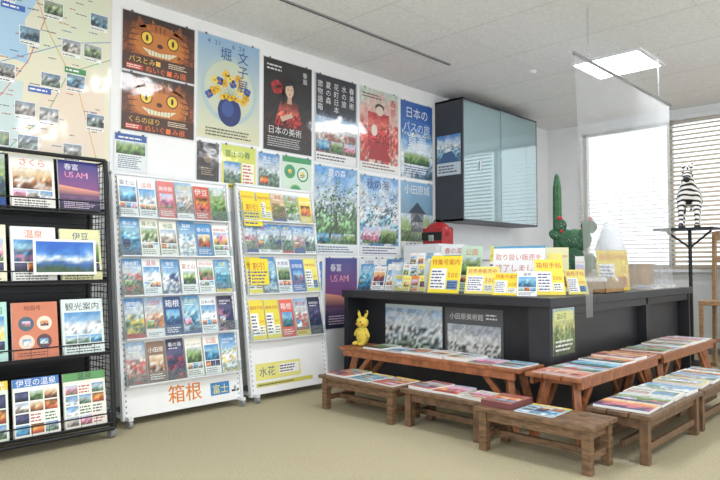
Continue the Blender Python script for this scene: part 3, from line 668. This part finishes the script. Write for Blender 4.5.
# ------------------------------------------------------------ counter
E=empty('reception_counter',(1.2,4.6,0)); b=MB(); CZ=.79
X0,X1,Y0,Y1=.25,2.13,3.60,6.42
b.box((X0,Y0,CZ-.06),(X1,4.28,CZ),M_BLACK); b.box((1.40,4.28,CZ-.06),(X1,Y1,CZ),M_BLACK)
b.build('worktop',E,.004)
b=MB()
b.box((X0+.01,Y0+.02,0),(X0+.05,4.26,CZ-.06),M_BLACK)
b.box((X0+.05,3.82,0),(2.0,3.85,CZ-.06),M_BLACK)
b.box((1.96,3.63,0),(2.11,4.0,CZ-.06),M_BLACK)
b.box((2.0,4.0,0),(2.03,6.30,CZ-.06),M_BLACK)
b.box((1.42,6.36,0),(2.11,6.40,CZ-.06),M_BLACK); b.box((1.42,4.95,0),(2.0,4.98,CZ-.06),M_BLACK)
b.box((2.03,5.3,0),(2.10,5.34,CZ-.06),M_BLACK)
b.box((2.085,4.0,CZ-.12),(2.10,6.36,CZ-.06),M_BLACK)
b.build('panels',E,.002)
A=Art(); A.fr((.55,3.817,.22),(1,0,0),(0,0,1)); A.slab(0,0,.58,.46,.002); A.off=.0025
A.photo(0,0,.58,.46,[(90,110,96),(130,146,134),(190,204,215),(225,232,238),(150,185,225)],0,n=20,amt=.9); A.rect(0,.43,.58,.03,(215,228,235),1); A.jp('箱根の森の水',.04,.36,.05,(250,250,250),2)
A.off=0; A.fr((1.16,3.817,.22),(1,0,0),(0,0,1)); A.slab(0,0,.50,.46,.002,(170,170,170)); A.off=.0025
A.rect(0,0,.5,.46,(90,92,96),0); A.photo(.02,.02,.46,.32,[(96,100,98),(170,176,174),(240,242,240),(170,178,188)],1,n=20,amt=1.0); A.jp('小田原美術館',.04,.38,.05,(245,245,240),2); A.lines(.36,.38,.12,.05,(240,240,240),2,2)
A.off=0; A.fr((2.112,3.66,.42),(0,1,0),(0,0,1)); A.slab(0,0,.3,.3,.002); A.off=.0025; A.photo(0,0,.3,.3,[(70,84,56),(110,130,80),(190,190,120),(160,185,190)],0,n=12); A.rect(.02,.22,.26,.06,(216,218,140),1); A.jp('森の花',.05,.23,.045,(50,100,60),2); A.lines(.03,.02,.24,.08,(240,240,230),2,3)
A.build('panel_posters',M_PAPER,E)
b=MB(); b.box((.55,4.75,.66),(1.30,6.3,.70),M_OAK)
for x in (.58,1.22):
    for y in (4.78,6.24): b.box((x,y,0),(x+.04,y+.04,.66),M_GREY)
b.build('staff_desk',None,.003)

def easel(name,o,w,h,yaw,lean,art,th=.005):
    o=(o[0],o[1],o[2]+.002)
    E=empty(name,o); A=Art(); A.stand(o,yaw,lean); A.slab(0,0,w,h,th); A.off=th+.0004; art(A,w,h); A.build('printed_face',M_PAPER,E)
    b=MB(); top=A.o+A.U*w/2+A.V*h*.7-A.N*.002; bk=Vector((-math.sin(math.radians(yaw)),math.cos(math.radians(yaw)),0))
    ft=A.o+A.U*w/2+bk*(h*.35); ft.z=o[2]+.002; b.beam(top,ft,.03,.004,M_WPL,up=A.U); b.beam(A.o+A.U*w/2+Vector((0,0,.003)),ft,.02,.004,M_WPL); b.build('easel_leg',E)
CV=lambda *a:(lambda A,w,h:cover(A,0,0,w,h,0,*a))
Z0=CZ+.001
easel('counter_sign',(1.11,3.66,Z0),.27,.28,4,14,CV(4,None,(246,222,50)))
easel('counter_sign',(1.40,3.72,Z0),.25,.20,8,16,CV(4,None,(246,232,120),'前売券販売中'))
easel('counter_sign',(1.67,3.66,Z0),.18,.16,8,22,CV(4,None,(246,222,50)))
easel('counter_sign',(1.86,3.66,Z0),.13,.17,20,14,CV(1,'sea'))
easel('counter_sign',(1.46,3.98,Z0),.40,.35,6,10,CV(5,None,None,'取り扱い販売を'))
easel('counter_sign',(1.90,3.86,Z0),.2,.25,50,14,CV(4,None,(246,226,70)))
easel('counter_sign',(1.87,4.08,Z0),.10,.30,30,14,CV(4,None,(240,226,120)))
easel('counter_sign',(2.01,4.10,Z0),.16,.18,60,18,CV(4,None,(236,222,110)))
easel('counter_sign',(1.13,4.02,Z0),.19,.36,5,12,CV(1,'forest',(200,230,205)))
easel('counter_sign',(.90,4.08,Z0),.2,.38,3,12,CV(1,'fire'))
easel('counter_sign',(1.33,4.12,Z0),.12,.36,0,12,CV(4,None,(240,230,100)))
easel('counter_sign',(1.84,4.98,Z0),.25,.33,40,10,CV(4,None,(244,214,60)))
easel('counter_sign',(1.45,4.42,Z0),.18,.36,10,12,CV(2,'sea',(60,130,190)))
easel('counter_sign',(1.65,4.46,Z0),.17,.35,25,12,CV(4,None,(246,240,190)))
easel('counter_sign',(1.80,4.66,Z0),.07,.28,30,12,CV(1,'flower',(240,240,240)))
for x,w_,h_,st in ((.30,.14,.22,(0,'sea')),(.46,.13,.2,(1,'sunset')),(.61,.12,.22,(1,'ice'))): easel('leaflet_stand',(x,3.74,Z0),w_,h_,2,15,CV(*st))
for x,h_,st in ((.36,.26,(0,'ice')),(.56,.25,(1,'sea')),(.72,.3,(0,'mount'))): easel('leaflet_stand',(x,4.0,Z0),.17 if x<.7 else .15,h_,2,12,CV(*st))
E=empty('card_rack',(.92,3.8,Z0)); b=MB(); A=Art()
for k in range(3):
    y=3.66+k*.09; z=Z0+k*.09
    b.box((.76,y,Z0),(1.08,y+.005,z+.05),M_ACR); b.box((.76,y,z),(1.08,y+.085,z+.004),M_ACR)
    for i in range(4):
        A.fr((.765+i*.08,y+.03,z+.005),(1,0,0),(0,.25,1)); A.off=0; A.slab(0,0,.07,.12,.012); A.off=.0125
        cover(A,0,0,.07,.12,0,2 if (i+k)%2 else 1,None,R.choice([(250,250,250),(236,140,60),(240,220,90),(120,185,220),(250,250,250)]))
for x in (.757,1.08): b.box((x,3.66,Z0),(x+.003,3.93,Z0+.23),M_ACR)
b.build('acrylic_tiers',E); A.build('cards',M_PAPER,E)
A=Art()
for k in range(7):
    x=R.uniform(1.86,1.9); y=5.36+k*.125
    a=R.uniform(-.1,.1); A.fr((x,y,Z0),(math.cos(a),math.sin(a),0),(-math.sin(a),math.cos(a),0)); A.off=0
    w_,h_=.2,.1; th=.005+.012*(k%3); A.slab(0,0,w_,h_,th); A.off=th+.0004; cover(A,0,0,w_,h_,0)
A.build('counter_leaflets',M_PAPER)
b=MB(); x0,x1,ya,yb=1.90,2.10,4.50,4.84; z=Z0
b.box((x0,ya,z),(x1,yb,z+.005),M_CARD)
for lo,hi in (((x0,ya,z),(x0+.006,yb,z+.085)),((x1-.006,ya,z),(x1,yb,z+.085)),((x0,ya,z),(x1,ya+.006,z+.085)),((x0,yb-.006,z),(x1,yb,z+.085))): b.box(lo,hi,M_CARD)
for k in range(4): b.box((x0+.02,ya+.03+k*.07,z+.006),(x1-.02,ya+.08+k*.07,z+.11),[M_WHITE,M_CARD,M_YPL,M_WHITE][k])
b.build('cardboard_tray')
b=MB(); L=(1.64,5.72); b.lathe((L[0],L[1],Z0),[(.09,0),(.09,.015),(.02,.03),(.012,.05)],M_GREY); b.cyl((L[0],L[1],Z0+.04),(L[0],L[1],Z0+.42),.009,M_CHROME)
b.lathe((L[0],L[1],Z0+.34),[(.14,0),(.12,.06),(.05,.26),(.03,.28)],M_WPL,28); b.build('desk_lamp')
simple('document_box',[((1.48,6.0,Z0),(1.82,6.3,Z0+.2)),((1.47,5.99,Z0+.2),(1.83,6.31,Z0+.22))],M_CARD,.004)

# cactus
E=empty('potted_cactus',(1.58,5.1,Z0)); b=MB(); c=Vector((1.58,5.10,Z0))
b.lathe(c,[(.075,0),(.1,.13),(.112,.13),(.112,.165),(.1,.165),(.095,.15)],M_POT); b.lathe(c+Vector((0,0,.148)),[(.095,0),(.09,.006)],M_SOIL)
b.build('pot',E); b=MB()
def pad(p,ang,yaw,rx,rz,mt=M_CACT):
    rot=(Matrix.Rotation(yaw,3,'Z')@Matrix.Rotation(ang,3,'Y')); ctr=Vector(p)+rot@Vector((0,0,rz*.92)); b.sph(ctr,(rx,.022,rz),mt,rot)
    for k in range(14):
        t=k*2.4; q=rot@Vector((rx*.75*math.cos(t)*(k/14),.022*(1 if k%2 else -1),rz*.75*math.sin(t)*(k/14))); b.cyl(ctr+q*.9,ctr+q*1.0+rot@Vector((0,.012*(1 if k%2 else -1),0)),.0016,M_WPL,4)
    return ctr+rot@Vector((0,0,rz*.9))
t=pad(c+Vector((0,0,.15)),0,.75,.09,.115); t1=pad(t,-.7,.8,.085,.095); t2=pad(t,.75,.7,.088,.095); t3=pad(t1,-.1,.9,.06,.06); t4=pad(t2,.2,.7,.07,.06); pad(t,.05,.75,.07,.085,M_CACT2); pad(c+Vector((.03,.03,.15)),.75,.75,.075,.1,M_CACT2); pad(c+Vector((-.02,-.02,.15)),-.8,.75,.07,.1,M_CACT2); pad(t1-Vector((0,0,.05)),-1.1,.8,.045,.06)
for p in (t3,t1,t4):
    for k in range(5):
        a=k*1.256; b.sph(p+Vector((.012*math.cos(a),.012*math.sin(a),.01)),(.010,.010,.016),M_FLW,n=8,m=6)
b.build('pads',E)
b=MB(); c2=Vector((1.27,5.42,.701)); b.lathe(c2,[(.07,0),(.09,.14),(.098,.14),(.098,.17),(.085,.17)],M_POT); b.lathe(c2+Vector((0,0,.165)),[(.03,0),(.036,.2),(.037,.6),(.034,.85),(.02,.96),(.006,.99)],M_CACT2,32,8,.16)
b.lathe(c2+Vector((.045,-.01,.45)),[(.015,0),(.02,.05),(.02,.2),(.014,.27),(.004,.29)],M_CACT2,24,7,.16)
b.build('column_cactus')

# vinyl screen hanging from ceiling
SX=2.165
E=empty('hanging_vinyl_screen',(SX,4.8,2.4)); ya,yb,zr=3.90,5.76,2.41
b=MB(); b.cyl((SX,ya-.03,zr),(SX,yb+.03,zr),.012,M_GREY,12); b.build('rail',E)
b=MB()
for yc in (4.12,5.50):
    z=zr+.012; k=0
    while z<H-.012:
        b.torus((SX,yc,z+.012),.006,.013,.0018,M_CHROME,(1,0,0) if k%2 else (0,1,0),(0,0,1),10,5); z+=.021; k+=1
b.build('chains',E)
b=MB(); vs=[];fs=[];n=70;mz=20
for j in range(mz+1):
    f=j/mz
    for i in range(n+1):
        g=i/n; z=zr-f*(zr-.83+(.18 if g<.07 else 0)); y=ya+g*(yb-ya); x=SX+.004+(.006+.014*f)*math.sin(g*17+f*1.5)+.008*f*math.sin(g*41)
        vs.append((x,y+.08*f*(1-g),z))
for j in range(mz):
    for i in range(n): fs.append((j*(n+1)+i,(j+1)*(n+1)+i,(j+1)*(n+1)+i+1,j*(n+1)+i+1))
b.add(vs,fs,M_SHEET,True); b.build('vinyl_sheet',E)

# ------------------------------------------------------------ benches
def bench(name,x0,x1,y0,y1,h,mt,tr=False,along='x'):
    b=MB(); n=3; g=.008
    if along=='x':
        d=(y1-y0-g*(n-1))/n
        for i in range(n): b.box((x0,y0+i*(d+g),h-.022),(x1,y0+i*(d+g)+d,h),mt)
    else:
        d=(x1-x0-g*(n-1))/n
        for i in range(n): b.box((x0+i*(d+g),y0,h-.022),(x0+i*(d+g)+d,y1,h),mt)
    s=.045; i_=.02
    if not tr:
        for x in (x0+i_,x1-i_-s):
            for y in (y0+i_,y1-i_-s): b.box((x,y,0),(x+s,y+s,h-.022),mt)
        for y in (y0+i_+.01,y1-i_-s+.01): b.box((x0+i_+s,y,h-.075),(x1-i_-s,y+.022,h-.022),mt)
        for x in (x0+i_+.01,x1-i_-s+.01): b.box((x,y0+i_+s,h-.075),(x+.022,y1-i_-s,h-.022),mt); b.box((x,y0+i_+s,.06),(x+.022,y1-i_-s,.095),mt)
        if along=='x':
            ym=(y0+y1)/2; b.box((x0+i_+.03,ym-.012,.06),(x1-i_-.03,ym+.012,.095),mt)
        else:
            xm=(x0+x1)/2; b.box((xm-.012,y0+i_+.03,.06),(xm+.012,y1-i_-.03,.095),mt)
    else:
        ln=(x0,x1) if along=='x' else (y0,y1); sd=(y0,y1) if along=='x' else (x0,x1)
        def P(l,q,z): return (l,q,z) if along=='x' else (q,l,z)
        for e,sg in ((ln[0]+.12,-1),(ln[1]-.12,1)):
            for q,s2 in ((sd[0]+.06,1),(sd[1]-.06,-1)):
                b.beam(P(e,q+s2*.02,h-.03),P(e+sg*.07,q-s2*.035,.0),.04,.05,mt)
                b.beam(P(e-sg*.18,q,h-.04),P(e+sg*.03,q,.12),.025,.035,mt)
            b.beam(P(e,sd[0]+.03,h-.04),P(e,sd[1]-.03,h-.04),.035,.04,mt)
        for q in (sd[0]+.02,sd[1]-.02): b.beam(P(ln[0]+.04,q,h-.045),P(ln[1]-.04,q,h-.045),.022,.045,mt)
    return b.build(name,None,.003)
bench('low_bench',.74,1.43,2.90,3.22,.235,M_BROWN)
bench('low_bench',1.45,2.04,2.95,3.25,.23,M_BROWN2)
bench('low_bench',2.06,2.72,2.85,3.15,.235,M_BROWN)
bench('low_bench',2.53,2.86,3.20,4.06,.25,M_BROWN2,along='y')
bench('low_bench',2.53,2.86,4.09,4.98,.25,M_BROWN2,along='y')
bench('trestle_bench',.56,2.10,3.27,3.57,.38,M_RED,True,'x')
bench('trestle_bench',2.15,2.48,3.24,4.50,.38,M_RED,True,'y')
bench('trestle_bench',2.15,2.48,4.54,5.80,.38,M_RED,True,'y')

def layout(x0,x1,y0,y1,z,w,h):
    A=Art(); nx=max(1,int((x1-x0)/w)); ny=max(1,int(round((y1-y0)/h)))
    px=(x1-x0)/nx; py=(y1-y0)/ny
    for i in range(nx):
        for j in range(ny):
            a=R.uniform(-.07,.07); mw=min(w,px)*.97; mh=min(h,py)*.95; th=R.choice([.004,.008,.014,.02])
            o=Vector((x0+i*px+R.uniform(0,.006),y0+j*py+R.uniform(0,.01),z+.0008))
            A.fr(o,(math.cos(a),math.sin(a),0),(-math.sin(a),math.cos(a),0)); A.off=0; A.slab(0,0,mw,mh,th); A.off=th+.0004
            cover(A,0,0,mw,mh,0,R.choice([0,0,1,1,1,2,3,3]),R.choice(PK),R.choice([(248,248,245),(240,240,245),(246,240,225),(150,190,215),(225,210,140),(205,120,110),(248,248,248)]))
    return A.build('brochure_pile',M_PAPER)
layout(.78,1.42,2.93,3.20,.235,.20,.27); layout(1.48,2.03,2.98,3.23,.23,.18,.25)
layout(2.28,2.66,2.89,3.13,.235,.22,.24)
layout(2.55,2.85,3.23,4.04,.25,.29,.2); layout(2.55,2.85,4.12,4.95,.25,.29,.2)
layout(.78,2.08,3.30,3.55,.38,.18,.25)
layout(2.17,2.47,3.27,4.48,.38,.30,.2); layout(2.17,2.47,4.57,5.77,.38,.30,.2)
A=Art(); A.fr((2.075,2.90,.236),(1,0,0),(0,1,0)); A.slab(0,0,.18,.23,.03,(120,70,70)); A.off=.0305; cover(A,0,0,.18,.23,0,1,'fire',(176,110,104)); A.build('booklet_stack',M_PAPER)

b=MB(); c=Vector((.66,3.43,.381))
b.sph(c+Vector((0,0,.075)),(.055,.045,.075),M_YPL); b.sph(c+Vector((0,-.005,.175)),(.052,.045,.045),M_YPL)
for s in (-1,1):
    b.sph(c+Vector((s*.035,0,.232)),(.014,.01,.042),M_YPL,Matrix.Rotation(s*.4,3,'Y')); b.sph(c+Vector((s*.045,-.01,.262)),(.009,.008,.014),M_BLK)
    b.sph(c+Vector((s*.018,-.046,.182)),(.006,.004,.008),M_BLK,n=8,m=6); b.sph(c+Vector((s*.034,-.04,.163)),(.009,.004,.008),M_FLW,n=8,m=6)
    b.sph(c+Vector((s*.055,-.01,.1)),(.015,.015,.04),M_YPL,Matrix.Rotation(-s*.6,3,'Y')); b.sph(c+Vector((s*.03,-.045,.018)),(.02,.035,.017),M_YPL)
b.sph(c+Vector((0,-.05,.165)),(.005,.003,.003),M_BLK,n=8,m=6)
b.build('plush_mascot')

# ------------------------------------------------------------ zebra figurine on stand
b=MB(); zx,zy,zz=1.98,6.88,1.375
b.box((zx-.3,zy-.17,zz-.02),(zx+.26,zy+.17,zz),M_BLK); b.cyl((zx,zy,.02),(zx,zy,zz-.02),.018,M_BLK); b.lathe((zx,zy,0),[(.18,0),(.18,.015),(.03,.03)],M_BLK)
b.beam((zx-.22,zy,zz-.03),(zx,zy,zz-.2),.015,.02,M_BLK); b.beam((zx+.2,zy,zz-.03),(zx,zy,zz-.2),.015,.02,M_BLK)
b.build('display_stand',None,.002)
m,nt,bs=new_mat('zebra_stripes'); tc=nt.nodes.new('ShaderNodeTexCoord'); wv=nt.nodes.new('ShaderNodeTexWave'); wv.wave_type='BANDS'; wv.bands_direction='Z'
mp=nt.nodes.new('ShaderNodeMapping'); mp.inputs['Scale'].default_value=(1,.7,1); mp.inputs['Rotation'].default_value=(.5,0,0)
wv.inputs['Scale'].default_value=8; wv.inputs['Distortion'].default_value=2.2; wv.inputs['Detail Scale'].default_value=1.5; wv.inputs['Detail'].default_value=1
cr=nt.nodes.new('ShaderNodeValToRGB'); cr.color_ramp.interpolation='LINEAR'; cr.color_ramp.elements[0].position=.34; cr.color_ramp.elements[0].color=lin((26,26,28)); cr.color_ramp.elements[1].position=.40; cr.color_ramp.elements[1].color=lin((246,244,240))
nt.links.new(tc.outputs['Object'],mp.inputs[0]); nt.links.new(mp.outputs[0],wv.inputs[0]); nt.links.new(wv.outputs[0],cr.inputs[0]); nt.links.new(cr.outputs[0],bs.inputs['Base Color']); bs.inputs['Roughness'].default_value=.6
E=empty('zebra_figurine',(zx,zy,zz+.001))
nodes=[((0,.17,.36),.105),((0,.06,.345),.115),((0,-.06,.36),.108),((0,-.12,.42),.078),((0,-.155,.49),.058),((0,-.175,.545),.056),((0,-.225,.515),.040),((0,-.265,.475),.032),
 ((.068,-.08,.27),.047),((.072,-.085,.15),.029),((.072,-.08,.04),.022),((.072,-.088,.012),.026),
 ((-.068,-.08,.27),.047),((-.072,-.085,.15),.029),((-.072,-.08,.04),.022),((-.072,-.088,.012),.026),
 ((.07,.16,.27),.055),((.07,.13,.2),.034),((.07,.19,.13),.023),((.07,.175,.03),.02),((.07,.165,.012),.026),
 ((-.07,.16,.27),.055),((-.07,.13,.2),.034),((-.07,.19,.13),.023),((-.07,.175,.03),.02),((-.07,.165,.012),.026),
 ((0,.245,.37),.016),((0,.275,.27),.01),((0,.28,.18),.016)]
ed=[(0,1),(1,2),(2,3),(3,4),(4,5),(5,6),(6,7),(2,8),(8,9),(9,10),(10,11),(2,12),(12,13),(13,14),(14,15),(0,16),(16,17),(17,18),(18,19),(19,20),(0,21),(21,22),(22,23),(23,24),(24,25),(0,26),(26,27),(27,28)]
me=bpy.data.meshes.new('body'); me.from_pydata([n[0] for n in nodes],ed,[]); o=bpy.data.objects.new('body',me); COL.objects.link(o)
me.materials.append(m); sk=o.modifiers.new('skin','SKIN'); sk.use_smooth_shade=True
for i,n in enumerate(nodes): me.skin_vertices[0].data[i].radius=(n[1],n[1])
me.skin_vertices[0].data[0].use_root=True
ss=o.modifiers.new('sub','SUBSURF'); ss.levels=2; ss.render_levels=2
o.parent=E
b=MB()
for s in (-1,1):
    b.sph((s*.038,-.165,.612),(.017,.009,.034),m,Matrix.Rotation(s*.35,3,'Y')); b.sph((s*.042,-.205,.55),(.008,.008,.009),M_BLK,n=8,m=6); b.sph((s*.012,-.298,.478),(.005,.004,.005),M_BLK,n=6,m=4)
    for y in (-.09,.163): b.cyl((s*.071,y,0),(s*.071,y,.025),.029,M_BLK,12,.023)
b.sph((0,-.278,.468),(.032,.030,.028),M_BLK)
for k in range(9):
    f=k/8; y=-.02-.125*f if f<1 else -.145; z=.475+.15*f; b.box((-.008,y-.015,z-.02),(.008,y+.02,z+.02),M_BLK if k%2 else M_WHITE)
b2=b.build('head_details',E); b2.matrix_parent_inverse=Matrix.Identity(4)
E.rotation_euler=(0,0,.22)

b=MB(); cx_,cy_=2.40,6.62; sw=.2
for x in (-sw,sw):
    b.beam((cx_+x,cy_-sw,0),(cx_+x,cy_-sw,.62),.035,.035,M_OAK); b.beam((cx_+x,cy_+sw,0),(cx_+x*.95,cy_+sw+.04,1.3),.035,.035,M_OAK)
    b.beam((cx_+x,cy_-sw,.25),(cx_+x,cy_+sw,.25),.02,.03,M_OAK)
b.box((cx_-sw-.02,cy_-sw-.02,.62),(cx_+sw+.02,cy_+sw+.02,.66),M_OAK); b.beam((cx_-sw,cy_-sw,.3),(cx_+sw,cy_-sw,.3),.02,.03,M_OAK)
N=10
for z,hh in ((1.28,.1),(1.05,.05)):
    for i in range(N):
        a0=-1+2*i/N; a1=-1+2*(i+1)/N
        b.beam((cx_+a0*sw,cy_+sw+.03+.05*(1-a0*a0),z+.02*(1-a0*a0)),(cx_+a1*sw,cy_+sw+.03+.05*(1-a1*a1),z+.02*(1-a1*a1)),.022,hh,M_OAK)
b.build('wooden_chair',None,.004)
b=MB(); b.box((2.22,7.15,.03),(2.75,7.5,1.17),M_WPL)
for z in (.06,.43,.80): b.box((2.24,7.135,z),(2.73,7.15,z+.34),M_WHITE); b.box((2.43,7.12,z+.28),(2.55,7.135,z+.30),M_CHROME)
b.box((2.24,7.17,0),(2.73,7.48,.03),M_GREY); b.build('storage_drawers',None,.004)

# ------------------------------------------------------------ world, camera
wd=bpy.data.worlds.new('World'); sc.world=wd; wd.use_nodes=True
bg=wd.node_tree.nodes['Background']; bg.inputs[0].default_value=(.94,.972,1,1); bg.inputs[1].default_value=1.9
cam=bpy.data.cameras.new('camera'); co=bpy.data.objects.new('camera',cam); COL.objects.link(co)
cam.sensor_width=36; cam.lens=30.9; cam.clip_start=.05
co.location=(3.99,0,1.0); co.rotation_euler=(math.radians(92.3),0,math.radians(44.4))
sc.camera=co
try:
    sc.view_settings.view_transform='Standard'; sc.view_settings.look='None'
except Exception as e: print(e)
